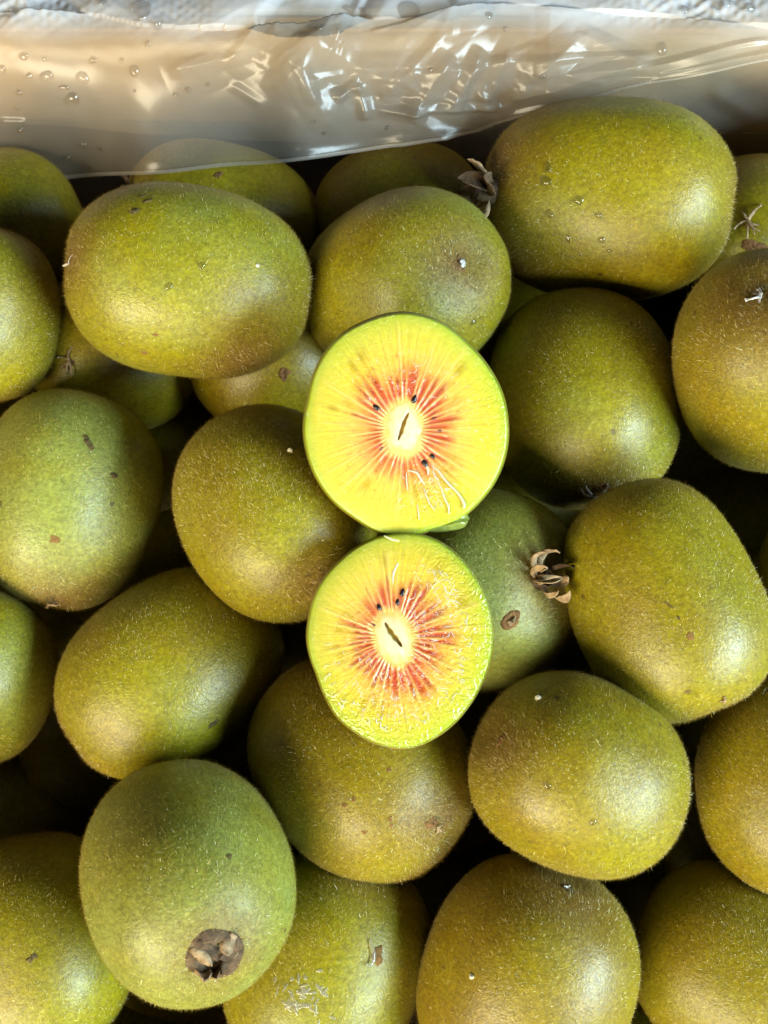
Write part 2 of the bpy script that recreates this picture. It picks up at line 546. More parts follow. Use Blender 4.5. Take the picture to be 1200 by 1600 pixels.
liner = thing('plastic_liner', 'crumpled translucent plastic liner hanging over the back of the kiwis', 'plastic liner', (0, 0, 0))
hemF = [(-110, 285), (0, 281), (75, 276), (250, 270), (400, 260), (560, 234), (660, 214), (740, 200), (830, 172), (1000, 132), (1200, 92), (1310, 80)]
PF = film_sheet('front', hemF, -90, [(-110, .106), (130, .106), (220, .0995), (470, .0995), (560, .106), (700, .110), (780, .1165), (1310, .1165)], 0.1335, 560, 200, front_disp)
mef = mesh_from('front_fold', PF.reshape(-1, 3), grid_faces(560, 200))
PYF = (np.array([800 - 0.0]) - ((PF - CAM) @ UP) / ((PF - CAM) @ FWD) / PXA)
PXF = 600 + ((PF - CAM) @ RT) / ((PF - CAM) @ FWD) / PXA
haze_edge = 62 + 14 * np.sin(PXF / 130) + 8 * np.sin(PXF / 47 + 1)
fattr(mef, 'painted_haze', np.clip((haze_edge - PYF) / 55, 0, 1).reshape(-1))
obj('front_fold', mef, FILM, liner)
hs = PF[:, :4].copy(); hs[..., 1] -= 0.0007; hs[..., 2] += 0.0003
meh = mesh_from('hem_fold', hs.reshape(-1, 3), grid_faces(560, 4))
fattr(meh, 'painted_haze', np.full(560 * 4, .22))
obj('hem_fold', meh, FILM, liner)
hemB = [(-110, 190), (380, 215), (480, 224), (560, 238), (640, 254), (700, 262), (760, 255), (900, 250), (1060, 247), (1140, 250), (1310, 252)]
PB = film_sheet('back', hemB, -70, 0.1225, 0.1375, 220, 60, back_disp)
obj('back_layer', mesh_from('back_layer', PB.reshape(-1, 3), grid_faces(220, 60)), FILM, liner)
film_bvh = BVHTree.FromPolygons([tuple(p) for p in PF.reshape(-1, 3)], [tuple(f) for f in grid_faces(560, 200)])

# ------------------------------------------------------------------ whole kiwis
# key: centre px, centre py, half width px, length ratio, axis angle, axis tilt to viewer, centre z, tint, end at axis tip
FR = {
    'a': (0, 362, 118, 1.1, 20, 0, -.020, .50), 'b': (345, 348, 120, 1.27, 168, 0, -.028, .40), 'c': (625, 338, 106, 1.25, 10, 0, -.030, .42),
    'd': (178, 552, 120, 1.1, 175, 25, -.030, .35), 'e': (425, 560, 118, 1.1, 30, 20, -.030, .22), 'f': (1165, 372, 122, 1.1, 10, 40, -.030, .40),
    'g': (1040, 690, 120, 1.1, 60, 0, -.074, .55), 'h': (160, 1135, 120, 1.1, 60, 0, -.074, .42), 'i': (275, 735, 118, 1.1, 80, 0, -.074, .42),
    'j': (290, 1482, 118, 1.1, 0, 0, -.074, .35), 'k': (1095, 1290, 120, 1.1, 90, 0, -.074, .5), 'l': (645, 1440, 120, 1.1, 0, 0, -.074, .45),
    'm': (40, 1270, 112, 1.1, 40, 0, -.084, .45), 'n': (990, 1480, 118, 1.1, 60, 0, -.074, .4), 'o': (905, 1000, 118, 1.1, 50, 0, -.074, .45),
    'p': (835, 480, 118, 1.1, 20, 0, -.074, .4), 'q': (430, 1290, 116, 1.1, 120, 0, -.074, .45), 'r': (1160, 830, 118, 1.1, 0, 0, -.074, .4),
    't': (470, 985, 118, 1.1, 40, 0, -.074, .4), 'u': (105, 985, 118, 1.1, 0, 0, -.074, .4), 'v': (1085, 1135, 118, 1.1, 70, 0, -.074, .4),
    'w': (700, 1140, 116, 1.1, 10, 0, -.074, .4), 'x': (20, 640, 116, 1.1, 10, 0, -.074, .4), 'y': (830, 1420, 116, 1.1, 10, 0, -.074, .4), 'z': (290, 900, 116, 1.1, 60, 0, -.074, .4),
    's': (805, 790, 118, 1.1, 30, 0, -.070, .4), 'q2': (368, 1180, 116, 1.1, 10, 0, -.074, .4), 'j2': (190, 1650, 116, 1.1, 10, 0, -.074, .4),
    'e1': (90, 1790, 150, 1.15, 20, 0, -.014, .4), 'e2': (330, 1800, 150, 1.15, 80, 0, -.012, .4), 'e3': (600, 1830, 150, 1.15, 10, 0, -.010, .4), 'e4': (880, 1880, 150, 1.15, 50, 0, -.012, .4),  # unseen kiwis added outside the frame to block low lamp light
    'e5': (1130, 1830, 150, 1.15, 70, 0, -.012, .4), 'e6': (1410, 1440, 150, 1.15, 70, 0, -.012, .4), 'e7': (1420, 660, 150, 1.15, 70, 0, -.012, .4), 'e8': (1400, 330, 145, 1.15, 10, 0, -.016, .4),
    'e9': (1480, 1130, 150, 1.15, 70, 0, -.012, .4), 'f1': (-190, 1280, 150, 1.15, 70, 0, -.012, .4), 'f3': (-165, 1590, 150, 1.15, 70, 0, -.010, .4), 'f2': (-190, 780, 150, 1.15, 70, 0, -.014, .4),
    'Q': (1152, 1512, 148, 1.1, 150, 0, -.010, .34), 'T': (-45, 1055, 125, 1.1, 85, 0, -.012, .62), 'O': (512, 1500, 152, 1.1, 65, 10, -.011, .52),
    'H': (264, 1050, 148, 1.25, 38, 0, -.011, .42), 'P': (820, 1530, 164, 1.15, 64, 25, 0, .18), 'R': (65, 1478, 145, 1.2, 100, 10, -.012, .48),
    'M': (903, 1210, 151, 1.12, 156, 25, .016, .34), 'J': (563, 1198, 158, 1.18, -38, 20, -.002, .26), 'N': (1237, 1230, 145, 1.15, 90, 10, .003, .36),
    'K': (732, 925, 160, 1.15, 8, 50, -.006, .78), 'F': (105, 780, 140, 1.24, -100, 5, -.012, .78), 'G': (431, 805, 150, 1.15, -60, 20, .006, .42),
    'I': (295, 1373, 163, 1.2, -71, 50, .016, .74), 'L': (1036, 937, 143, 1.32, -68, 5, .014, .42), 'U': (1325, 930, 140, 1.1, 90, 0, -.012, .4),
    'C': (632, 450, 145, 1.2, 25, 50, -.003, .54), 'S': (-35, 490, 126, 1.1, 80, 0, .001, .5), 'D': (910, 627, 150, 1.15, -84, 15, -.012, .50),
    'E': (1205, 572, 153, 1.2, 92, 50, .012, .30), 'A': (296, 443, 150, 1.28, 172, 0, .011, .52), 'B': (946, 314, 153, 1.25, 178, -3, -.003, .42)}
LABEL = {
    'a': 'shaded kiwi in the corner under the plastic hem, half hidden', 'b': 'deeper kiwi peeping out behind the big oval one, below the plastic',
    'c': 'small softly blurred kiwi tucked between plastic hem and blossom scarred kiwi', 'd': 'shaded kiwi with star shaped dry tip under the big oval kiwi',
    'e': 'brown shaded kiwi with a ring scar, beneath the big oval kiwi', 'f': 'deeper kiwi with grey torn fibres behind the topmost stemmed kiwi',
    'g': 'dark kiwi deep in the gap beside the kiwi with white star', 'h': 'dim kiwi deep below the long tilted kiwi, near the frame edge',
    'i': 'almost black kiwi deep between spotted kiwi and the one beside the halves', 'j': 'dark kiwi under the kiwi with the brown sunken calyx',
    'k': 'dark kiwi deep in the gap left of the edge kiwi with ochre sheen', 'l': 'nearly black kiwi deep between the two bottom middle kiwis',
    'm': 'nearly black kiwi in the deep gap above the bottom corner kiwi', 'n': 'nearly black kiwi deep between the two bottom right kiwis',
    'o': 'dark kiwi deep under the calyx kiwi beside the halves', 'p': 'dark kiwi deep below the topmost stemmed kiwi',
    'q': 'dark green kiwi deep in the narrow gap left of the lowest middle kiwi', 'r': 'dark kiwi deep under the round kiwi at the right edge',
    't': 'nearly black kiwi deep in the gap left of the lower cut half', 'u': 'nearly black kiwi deep below the pale spotted kiwi',
    'v': 'nearly black kiwi deep below the egg shaped kiwi', 'w': 'nearly black kiwi deep in the gap right of the lower cut half',
    'x': 'dim kiwi deep in the gap between the left edge kiwi and spotted kiwi', 'y': 'nearly black kiwi deep under the round dimpled kiwi',
    'z': 'nearly black kiwi deep in the gap above the long tilted kiwi',
    's': 'nearly black kiwi deep in the gap right of the upper cut half', 'q2': 'nearly black kiwi deep between the long tilted kiwi and the lowest middle kiwi', 'j2': 'dark kiwi sliver at the bottom edge beside the corner kiwi',
    'Q': 'dull olive kiwi in the bottom right corner', 'T': 'pale green kiwi cut off by the left edge, below the spotted one',
    'O': 'bottom kiwi with a wet juice smear and small brown wound', 'H': 'long olive kiwi lying tilted, between spotted kiwi and calyx kiwi',
    'P': 'large brownish kiwi at the bottom with a shiny blossom scar on top', 'R': 'kiwi in the bottom left corner with a bare green streak',
    'M': 'round olive kiwi with a brown dimple and two water drops', 'J': 'brownish kiwi lying just below the lower cut half',
    'N': 'ochre sheened kiwi cut off by the right edge, lower one', 'K': 'greyish green kiwi with curled calyx and ring scar beside the lower half',
    'F': 'pale green kiwi with three dark spots on its skin, at left', 'G': 'olive kiwi lying against the left side of both cut halves',
    'I': 'pale glossy kiwi with a brown sunken calyx facing up', 'L': 'long egg shaped kiwi with a small red fleck, standing on end',
    'U': 'sliver of a kiwi at the right edge beside the egg shaped one', 'C': 'kiwi behind the upper cut half with a brown ringed blossom scar',
    'S': 'kiwi cut off by the left edge beside the big oval one', 'D': 'fuzzy olive kiwi with a white star shaped dry tip at its end',
    'E': 'round yellow brown kiwi at the right edge with pale dry threads on top', 'A': 'big oval kiwi lying across, with grey fleck marks at upper left',
    'B': 'topmost big kiwi with dry stem calyx and water drops on its skin'}
BROWN = {'C': [(720, 415, 62)], 'D': [(950, 775, 70), (905, 790, 50)], 'E': [(1190, 470, 90)], 'P': [(885, 1392, 70)], 'J': [(685, 1290, 60)],
         'M': [(780, 1160, 55)], 'F': [(95, 940, 70)], 'I': [(335, 1490, 75)], 'B': [(775, 250, 60), (790, 400, 60)], 'O': [(575, 1362, 50)],
         'L': [(1110, 1115, 70)], 'G': [(500, 915, 45)], 'A': [(380, 570, 70), (110, 400, 50)]}
# unseen kiwis added below the top ones to keep lamp light out of gaps
for _k in [k for k in FR if len(k) == 1 and k.isupper()]:
    cx_, cy_, R_, ra_, th_, e_, z_, ti_ = FR[_k]
    FR['unseen_' + _k] = (cx_, cy_, R_ * 0.87, 1.08, th_ + 70, 0, z_ - 0.044, ti_)
    LABEL['unseen_' + _k] = 'unseen kiwi added beneath a top kiwi to shade the gaps'
FRUIT = {}
for _k in ('e1', 'e2', 'e3', 'e4', 'e5', 'e6', 'e7', 'e8', 'e9', 'f1', 'f2', 'f3'):
    LABEL[_k] = 'unseen olive kiwi added just beyond the edge of the frame to block light'


def make_kiwi(key, idx):
    cx, cy, Rp, ratio, th, e, z, tint = FR[key]
    top = key.isupper()
    p, t = at_z(cx, cy, z)
    s = t * PXA
    d, r, u = view_frame(cx, cy)
    th, e = math.radians(th), math.radians(e)
    ax = math.cos(e) * (math.cos(th) * r + math.sin(th) * u) - math.sin(e) * d
    b = np.cross(ax, d if abs(ax.dot(d)) < .9 else r); b /= np.linalg.norm(b)
    c = np.cross(ax, b)
    R, L = Rp * s, Rp * s * ratio
    nu, nv = (72, 49) if top else (48, 33)
    az = np.linspace(0, 2 * np.pi, nu, endpoint=False)
    po = np.linspace(0.012, np.pi - 0.012, nv)
    AZ, PO = np.meshgrid(az, po, indexing='ij')
    q = 2 / np.random.default_rng(40 + idx).uniform(2.12, 2.5)
    co, si = np.cos(PO), np.sin(PO)
    zl = np.sign(co) * np.abs(co) ** q * L
    r_ = np.random.default_rng(100 + idx)
    egg = r_.uniform(-0.05, 0.05)
    rl = np.abs(si) ** q * R * (1 + egg * co)
    sq = 1 + r_.uniform(0.0, 0.03) * np.cos(2 * AZ + r_.uniform(0, 6))
    unit = np.stack([np.cos(AZ) * si, np.sin(AZ) * si, co], -1).reshape(-1, 3)
    w = Wave(500 + idx, 1.7, 8)(unit).reshape(nu, nv)
    w2 = Wave(900 + idx, 5.0, 10)(unit).reshape(nu, nv)
    k = 1 + 0.020 * w + 0.0045 * w2
    # shallow dimples at both ends
    dim = 1 - 0.035 * np.exp(-(np.minimum(PO, np.pi - PO) / 0.16) ** 2)
    X = rl * np.cos(AZ) * sq * k
    Y = rl * np.sin(AZ) / sq * k
    Zl = zl * k * dim
    P = p + X[..., None] * b + Y[..., None] * c + Zl[..., None] * ax
    P = P.reshape(-1, 3)
    F = grid_faces(nu, nv, True)
    # close the two poles
    n0 = len(P)
    P = np.vstack([P, P[0::nv].mean(0), P[nv - 1::nv].mean(0)])
    i = np.arange(nu); i2 = (i + 1) % nu
    caps = np.vstack([np.stack([np.full(nu, n0), i2 * nv, i * nv, i * nv], 1), np.stack([np.full(nu, n0 + 1), i * nv + nv - 1, i2 * nv + nv - 1, i2 * nv + nv - 1], 1)])
    origin = p - np.array([0, 0, R])
    root = thing('kiwi_fruit', LABEL[key], 'kiwi', origin, 'whole kiwis heaped in the crate')
    tri = np.vstack([F[:, [0, 1, 2]], F[:, [0, 2, 3]], caps[:, :3]])
    # outward winding
    a0, b0, c0 = P[tri[0, 0]], P[tri[0, 1]], P[tri[0, 2]]
    mid = len(F) // 2
    a0, b0, c0 = P[F[mid, 0]], P[F[mid, 1]], P[F[mid, 2]]
    if np.dot(np.cross(b0 - a0, c0 - a0), a0 - p) < 0:
        tri = tri[:, ::-1]
    me = mesh_from('skin', P - origin, tri)
    pol = np.exp(-((np.pi - np.abs(np.pi - 2 * PO)) / 2 / 0.42) ** 2).reshape(-1)
    pol = np.append(pol, [1, 1])
    br = pol * 0.75
    bvh = BVHTree.FromPolygons([tuple(x) for x in P], [tuple(int(q) for q in x) for x in tri])
    for (bx, by, brd) in BROWN.get(key, []):
        hit = bvh.ray_cast(Vector(CAM), Vector(ray(bx, by)))
        if hit[0] is not None:
            dd = np.linalg.norm(P - np.array(hit[0]), axis=1)
            br = np.maximum(br, np.exp(-(dd / (brd * s)) ** 2))
    fattr(me, 'brown', br)
    fattr(me, 'tint', np.full(len(P), tint))
    fattr(me, 'seed', np.full(len(P), idx * 0.37))
    obj('skin', me, SKIN, root)
    FRUIT[key] = dict(root=root, origin=origin, bvh=bvh, s=s, R=R, p=p, ax=ax, b=b, c=c, L=L)

    if key.startswith('unseen_'):
        return
    # ---- fuzz: real short hairs lying at an angle to the skin
    A, B_, C_ = P[tri[:, 0]], P[tri[:, 1]], P[tri[:, 2]]
    nrm = np.cross(B_ - A, C_ - A)
    area = np.linalg.norm(nrm, axis=1)
    cen = (A + B_ + C_) / 3
    dens = 0.30 + 0.70 / (1 + np.exp(-2.5 * Wave(1300 + idx, 2.6 / R, 8)(cen - p)))
    dens = dens + 1.4 * (br[tri].mean(1))
    prob = (area * dens) / (area * dens).sum()

    def roots(n):
        face = r_.choice(len(tri), n, p=prob)
        w0 = r_.random((n, 2)); fl = w0.sum(1) > 1; w0[fl] = 1 - w0[fl]
        H = A[face] + (B_[face] - A[face]) * w0[:, :1] + (C_[face] - A[face]) * w0[:, 1:]
        N = nrm[face] / np.maximum(area[face], 1e-12)[:, None]
        comb = ax[None] * Wave(1700 + idx, 2.0 / R, 5)(H - p)[:, None] + c[None] * Wave(1800 + idx, 2.0 / R, 5)(H - p)[:, None]
        T = r_.normal(size=(n, 3)) + comb * 0.7
        T -= N * (T * N).sum(1, keepdims=True)
        T /= np.linalg.norm(T, axis=1, keepdims=True)
        return H, N, T, np.cross(N, T), br[tri].mean(1)[face]
    n = 11000 if top else 2500
    H, N, T, W, hb = roots(n)
    ln = (r_.gamma(5, 0.00018, n) * (0.85 + 0.5 * hb))[:, None]
    wd = (r_.uniform(0.000018, 0.00004, n))[:, None]
    lift = r_.uniform(0.25, 0.75, n)[:, None]
    mid_ = H + (T * (1 - lift * 0.5) + N * lift) * ln * 0.55
    tip = mid_ + (T * 0.9 + N * 0.15 + W * r_.normal(0, .5, n)[:, None]) * ln * 0.5
    base = H - N * 0.00006
    V1 = np.stack([base - W * wd, base + W * wd, mid_ - W * wd * .8, mid_ + W * wd * .8, tip], 1).reshape(-1, 3)
    o5 = np.arange(n)[:, None] * 5
    F1 = np.vstack([o5 + [0, 1, 3], o5 + [0, 3, 2], o5 + [2, 3, 4]])
    hue1 = np.clip(r_.normal(0.55, 0.22, n) - 0.25 * hb, 0, 0.92)
    hue1[r_.random(n) < 0.05] = 1.0
    m = 48000 if top else 8000
    H, N, T, W, hb = roots(m)
    ln = (r_.gamma(5, 0.00014, m) * (0.85 + 0.5 * hb))[:, None]
    wd = (r_.uniform(0.000016, 0.000034, m))[:, None]
    lift = r_.uniform(0.2, 1.0, m)[:, None]
    base = H - N * 0.00006
    V2 = np.stack([base - W * wd, base + W * wd, H + (T * 0.8 + N * lift) * ln], 1).reshape(-1, 3)
    F2 = np.arange(m)[:, None] * 3 + np.array([0, 1, 2]) + len(V1)
    hue2 = np.clip(r_.normal(0.30, 0.2, m) - 0.2 * hb, 0, 0.85)
    mh = mesh_from('fuzz', np.vstack([V1, V2]) - origin, np.vstack([F1, F2]))
    fattr(mh, 'hue', np.r_[np.repeat(hue1, 5), np.repeat(hue2, 3)])
    o = obj('fuzz', mh, FUZZ, root)
    o['kind'] = 'stuff'


for idx, key in enumerate(FR):
    make_kiwi(key, idx)


def surf(key, px, py):
    h = FRUIT[key]['bvh'].ray_cast(Vector(CAM), Vector(ray(px, py)))
    if h[0] is None:
        h = FRUIT[key]['bvh'].find_nearest(Vector(CAM + ray(px, py) * (np.linalg.norm(FRUIT[key]['p'] - CAM) / np.linalg.norm(ray(px, py)))))
    P, N = np.array(h[0]), np.array(h[1])
    if N.dot(P - FRUIT[key]['p']) < 0:
        N = -N
    return P, N / np.linalg.norm(N)


def tangents(N):
    t = RT - N * N.dot(RT); t /= np.linalg.norm(t)
    return t, np.cross(N, t)


# ------------------------------------------------------------------ small things on the fruit
def patch_mesh(name, P, N, rx, ry, rot, h, seed, bvh, jag=0.25, ring=False):
    """an irregular flake draped over the curved skin"""
    r_ = np.random.default_rng(seed)
    nu, nv = 28, 7
    a = np.linspace(0, 2 * np.pi, nu, endpoint=False)
    t, w = tangents(N)
    out = 1 + jag * sum(r_.normal() * np.cos(k * a + r_.uniform(0, 6)) / k for k in (2, 3, 4, 5, 7))
    V = []
    for i in range(nu):
        for j in range(nv):
            f = (j + 0.02) / (nv - 1)
            x, y = rx * f * out[i] * math.cos(a[i]), ry * f * out[i] * math.sin(a[i])
            x, y = x * math.cos(rot) - y * math.sin(rot), x * math.sin(rot) + y * math.cos(rot)
            q = P + t * x + w * y
            hit = bvh.find_nearest(Vector(q))
            hn = np.array(hit[1]); hn *= np.sign(hn.dot(N)) or 1
            if ring:
                hh = h * (math.exp(-((f - 0.72) / 0.2) ** 2) + 0.6 * math.exp(-((f - .25) / .15) ** 2)) - (0.00012 if f > .98 else -0.00006)
            else:
                hh = h * (1 - f ** 2) - (0.00012 if f > .98 else -0.00004)
            V.append(np.array(hit[0]) + hn * (hh + h * 0.25 * r_.normal() * (f < .95)))
    return np.array(V), grid_faces(nu, nv, True)


def add_patch(key, name, mat, px, py, rx, ry, rot=0, h=0.0003, ring=False, jag=0.42, parent=None):
    f = FRUIT[key]
    P, N = surf(key, px, py)
    V, F = patch_mesh(name, P, N, rx * f['s'], ry * f['s'], rot, h, int(px * 7 + py), f['bvh'], jag, ring)
    return obj(name, mesh_from(name, V - f['origin'], F), mat, parent or f['root'])


def tube_pts(pts, rad, sides=6):
    pts = np.asarray(pts, float); rad = np.asarray(rad, float)
    T = np.gradient(pts, axis=0); T /= np.linalg.norm(T, axis=1, keepdims=True)
    ref = np.array([0.31, 0.17, 0.93])
    A = np.cross(T, ref); A /= np.linalg.norm(A, axis=1, keepdims=True)
    B = np.cross(T, A)
    a = np.linspace(0, 2 * np.pi, sides, endpoint=False)
    V = pts[None] + (np.cos(a)[:, None, None] * A[None] + np.sin(a)[:, None, None] * B[None]) * rad[None, :, None]
    return V.reshape(-1, 3), grid_faces(sides, len(pts), True)


def tuft(key, px, py, n, ln, seed, mat=None, spread=1.0, thick=1.6):
    """dried styles left at the blossom end: each thread is its own piece"""
    f = FRUIT[key]; r_ = np.random.default_rng(seed)
    P, N = surf(key, px, py); t, w = tangents(N)
    for k in range(n):
        a = r_.uniform(0, 6.28)
        dirv = (t * math.cos(a) + w * math.sin(a)) * spread + N * r_.uniform(.3, .8)
        m = 9; s = np.linspace(0, 1, m)
        l = ln * f['s'] * r_.uniform(.55, 1.2)
        side = np.cross(dirv, N); bend = r_.normal(0, .45)
        pts = P + N * 0.0002 + dirv * (s * l)[:, None] + side * (bend * l * s ** 2)[:, None] - N * (l * .5 * s ** 2.2)[:, None]
        rad = thick * f['s'] * (1.0 - 0.55 * s) * (1 + .25 * r_.normal(size=m)) * np.where(s > .93, 1.6, 1)
        V, F = tube_pts(pts, np.abs(rad))
        obj('dried_thread', mesh_from('dried_thread', V - f['origin'], F), mat or STYLE, f['root'])


def sepal(parent, origin, P, N, dirv, ln, wid, curl, seed, mat, twist=0.0):
    r_ = np.random.default_rng(seed)
    nu, nv = 12, 7
    V = np.zeros((nu, nv, 3))
    side = np.cross(N, dirv)
    pos = P.copy(); ang = r_.uniform(.1, .7)
    for i in range(nu):
        s = i / (nu - 1)
        fw = dirv * math.cos(ang) + N * math.sin(ang)
        upv = np.cross(fw, side) * -1
        tw = twist * s
        sd = side * math.cos(tw) + upv * math.sin(tw)
        wloc = wid * (0.55 + 0.9 * s) * (1 - s ** 3) + wid * 0.06
        for j in range(nv):
            g = j / (nv - 1) * 2 - 1
            V[i, j] = pos + sd * (g * wloc) + upv * (wloc * .55 * g * g + r_.normal(0, wid * .07))
        pos = pos + fw * (ln / nu)
        ang += curl / nu + r_.normal(0, .10)
    me = mesh_from('sepal', V.reshape(-1, 3) - origin, grid_faces(nu, nv))
    o = obj('sepal', me, mat, parent)
    sm = o.modifiers.new('thickness', 'SOLIDIFY'); sm.thickness = 0.00022
    return o


def calyx(key, px, py, rad, n, seed, ln=1.0, curl=2.6, base=True, lean=None, mats=(0.5,), wf=1.0, tw=.7):
    f = FRUIT[key]; r_ = np.random.default_rng(seed); s = f['s']
    P, N = surf(key, px, py)
    if lean is not None:
        d, r, u = view_frame(px, py)
        N2 = N + (r * lean[0] + u * lean[1]) * 1.0
        N = N2 / np.linalg.norm(N2)
    t, w = tangents(N)
    if base:
        V, F = patch_mesh('calyx', P, N, rad * s, rad * s * .9, r_.uniform(0, 3), 0.0007, seed, f['bvh'], .12, True)
        cal = obj('calyx', mesh_from('calyx', V - f['origin'], F), DRY, f['root'])
    else:
        m = np.linspace(0, 1, 6)
        V, F = tube_pts(P - N * .0006 + N * (m * rad * s * 0.55)[:, None], rad * s * (0.5 - .18 * m), 9)
        cal = obj('calyx', mesh_from('calyx', V - f['origin'], F), DRY, f['root'])
    for k in range(n):
        a = 6.283 * k / n + r_.normal(0, .25)
        dv = t * math.cos(a) + w * math.sin(a)
        sepal(cal, f['origin'], P + dv * rad * s * (.88 if base else .25) + N * (.0003 if base else rad * s * .2), N, dv if not base else -dv, rad * s * r_.uniform(.8, 1.25) * ln,
              wf * rad * s * r_.uniform(.22, .34), r_.uniform(.6, 1.2) * curl, seed * 31 + k, DRYPALE if r_.random() < mats[0] else DRY, r_.normal(0, tw))
    return cal


# stem ends
calyx('I', 336, 1490, 46, 7, 5, ln=.85, curl=.6, mats=(0.35,), wf=.8)
calyx('B', 768, 300, 46, 7, 8, ln=1.15, curl=1.0, base=False, lean=(-1.5, 0.3), mats=(0.75,), wf=1.2)
calyx('K', 842, 904, 38, 11, 29, ln=1.3, curl=2.4, base=False, mats=(0.7,), wf=.6, tw=1.8)
calyx('b', 203, 300, 20, 4, 15, ln=1.0, curl=1.5, base=False, lean=(-1, .2))
# ring scars, dimples and blemishes
add_patch('K', 'ring_scar', SCAB, 798, 969, 18, 12, 0.5, 0.0003, True, .15)
add_patch('K', 'scar_centre', DRYPALE, 799, 970, 8, 6, 0.5, 0.0009)
add_patch('e', 'ring_scar', SCAB, 444, 584, 9, 9, 0, 0.0004, True)
add_patch('M', 'dimple_scar', SCAB, 783, 1156, 15, 8, 0.3, 0.0003)
add_patch('H', 'blemish', DARKSPOT, 333, 1131, 10, 5, 0.5, 0.0002)
add_patch('F', 'blemish', DARKSPOT, 138, 691, 11, 7, -0.9, 0.0003)
add_patch('F', 'blemish', DARKSPOT, 178, 743, 7, 5, -0.3, 0.0002)
add_patch('F', 'blemish', REDSPOT, 86, 843, 9, 6, -0.3, 0.0001)
add_patch('A', 'blemish', DARKSPOT, 210, 330, 8, 5, .5, 0.0003)
add_patch('A', 'blemish', DARKSPOT, 231, 314, 6, 4, .2, 0.0003)
add_patch('A', 'blemish', DARKSPOT, 222, 307, 5, 3, .2, 0.0002)
add_patch('A', 'blemish', REDSPOT, 226, 551, 6, 4, .2, 0.0001)
add_patch('A', 'blemish', REDSPOT, 243, 523, 5, 3, .2, 0.0001)
add_patch('L', 'blemish', REDSPOT, 1079, 994, 6, 7, .2, 0.0001)
add_patch('L', 'blemish', DARKSPOT, 1045, 945, 7, 2, -.8, 0.00005)
add_patch('L', 'blemish', DARKSPOT, 1060, 965, 4, 2, -.9, 0.00005)
for (bx, by) in ((608, 1203), (553, 1249), (539, 1258), (610, 1280), (570, 1300), (612, 1290)):
    add_patch('J', 'blemish', REDSPOT, bx, by, 4.5, 3.5, bx * .1, 0.0001)
add_patch('I', 'blemish', DARKSPOT, 358, 1338, 5, 5, 0, 0.0001)
add_patch('O', 'wound', REDSPOT, 590, 1493, 10, 14, -.5, 0.0003)
add_patch('R', 'blemish', DARKSPOT, 50, 1497, 9, 5, .6, 0.0002)
add_patch('b', 'blemish', SCAB, 341, 273, 7, 5, .9, 0.0003)
add_patch('d', 'dimple_scar', SCAB, 108, 568, 10, 7, .2, 0.0003)
add_patch('J', 'dimple_scar', SCAB, 675, 1286, 11, 12, .2, 0.0005)
add_patch('O', 'dimple_scar', DARKSPOT, 570, 1366, 30, 7, 0, 0.0002)
add_patch('D', 'dimple_scar', SCAB, 938, 762, 13, 9, .2, 0.0004)
add_patch('C', 'dimple_scar', SCAB, 718, 412, 11, 13, .2, 0.0003)
add_patch('P', 'dimple_scar', DARKSPOT, 888, 1388, 12, 14, .2, 0.0004)
add_patch('f', 'dimple_scar', SCAB, 1178, 385, 16, 12, .2, 0.0004)
add_patch('F', 'dimple_scar', DARKSPOT, 78, 938, 13, 7, .2, 0.0004)
# dried threads at the blossom ends
tuft('D', 925, 772, 5, 24, 41, spread=1.0, thick=3.0)
tuft('C', 721, 409, 7, 12, 42, spread=.6, thick=3.6)
tuft('E', 1188, 465, 8, 20, 43, spread=.9, thick=2.0)
tuft('F', 76, 942, 5, 17, 44, DRYPALE, spread=1.0, thick=2.4)
tuft('A', 109, 412, 3, 18, 45, spread=.8, thick=1.5)
tuft('P', 886, 1388, 5, 10, 46, spread=.7, thick=2.0)
tuft('J', 682, 1292, 6, 11, 47, DRYPALE, spread=.8, thick=1.8)
tuft('L', 1132, 1092, 4, 11, 48, DRYPALE, spread=.9, thick=1.5)
tuft('d', 108, 563, 6, 17, 49, DRYPALE, spread=1.0, thick=2.0)
tuft('f', 1168, 345, 8, 24, 50, DRYPALE, spread=1.0, thick=2.4)
tuft('N', 1196, 1078, 2, 12, 51, spread=.9, thick=2.0)


def drop_mesh(P, N, rx, ry, h, rot, seed):
    r_ = np.random.default_rng(seed)
    nu, nv = 20, 8
    t, w = tangents(N)
    a = np.linspace(0, 2 * np.pi, nu, endpoint=False)
    f = np.linspace(0, 1, nv)
    out = 1 + .09 * np.cos(2 * a + r_.uniform(0, 6)) + .07 * np.cos(3 * a + r_.uniform(0, 6))
    Af, Ff = np.meshgrid(a, f, indexing='ij')
    ph = Ff * np.pi * .5
    x = rx * np.sin(ph) * np.cos(Af) * out[:, None]; y = ry * np.sin(ph) * np.sin(Af) * out[:, None]
    z = h * np.cos(ph) - h * 0.12
    x, y = x * math.cos(rot) - y * math.sin(rot), x * math.sin(rot) + y * math.cos(rot)
    V = P + x[..., None] * t + y[..., None] * w + z[..., None] * N
    V = V.reshape(-1, 3)
    F = grid_faces(nu, nv, True)
    return V, F[:, ::-1]


def drop(name, P, N, rx, ry, h, rot, seed, mat, label, cat, group=None):
    V, F = drop_mesh(P, N, rx, ry, h, rot, seed)
    o = obj(name, mesh_from(name, V - P, F), mat, None, P)
    return tag(o, label, cat, group)


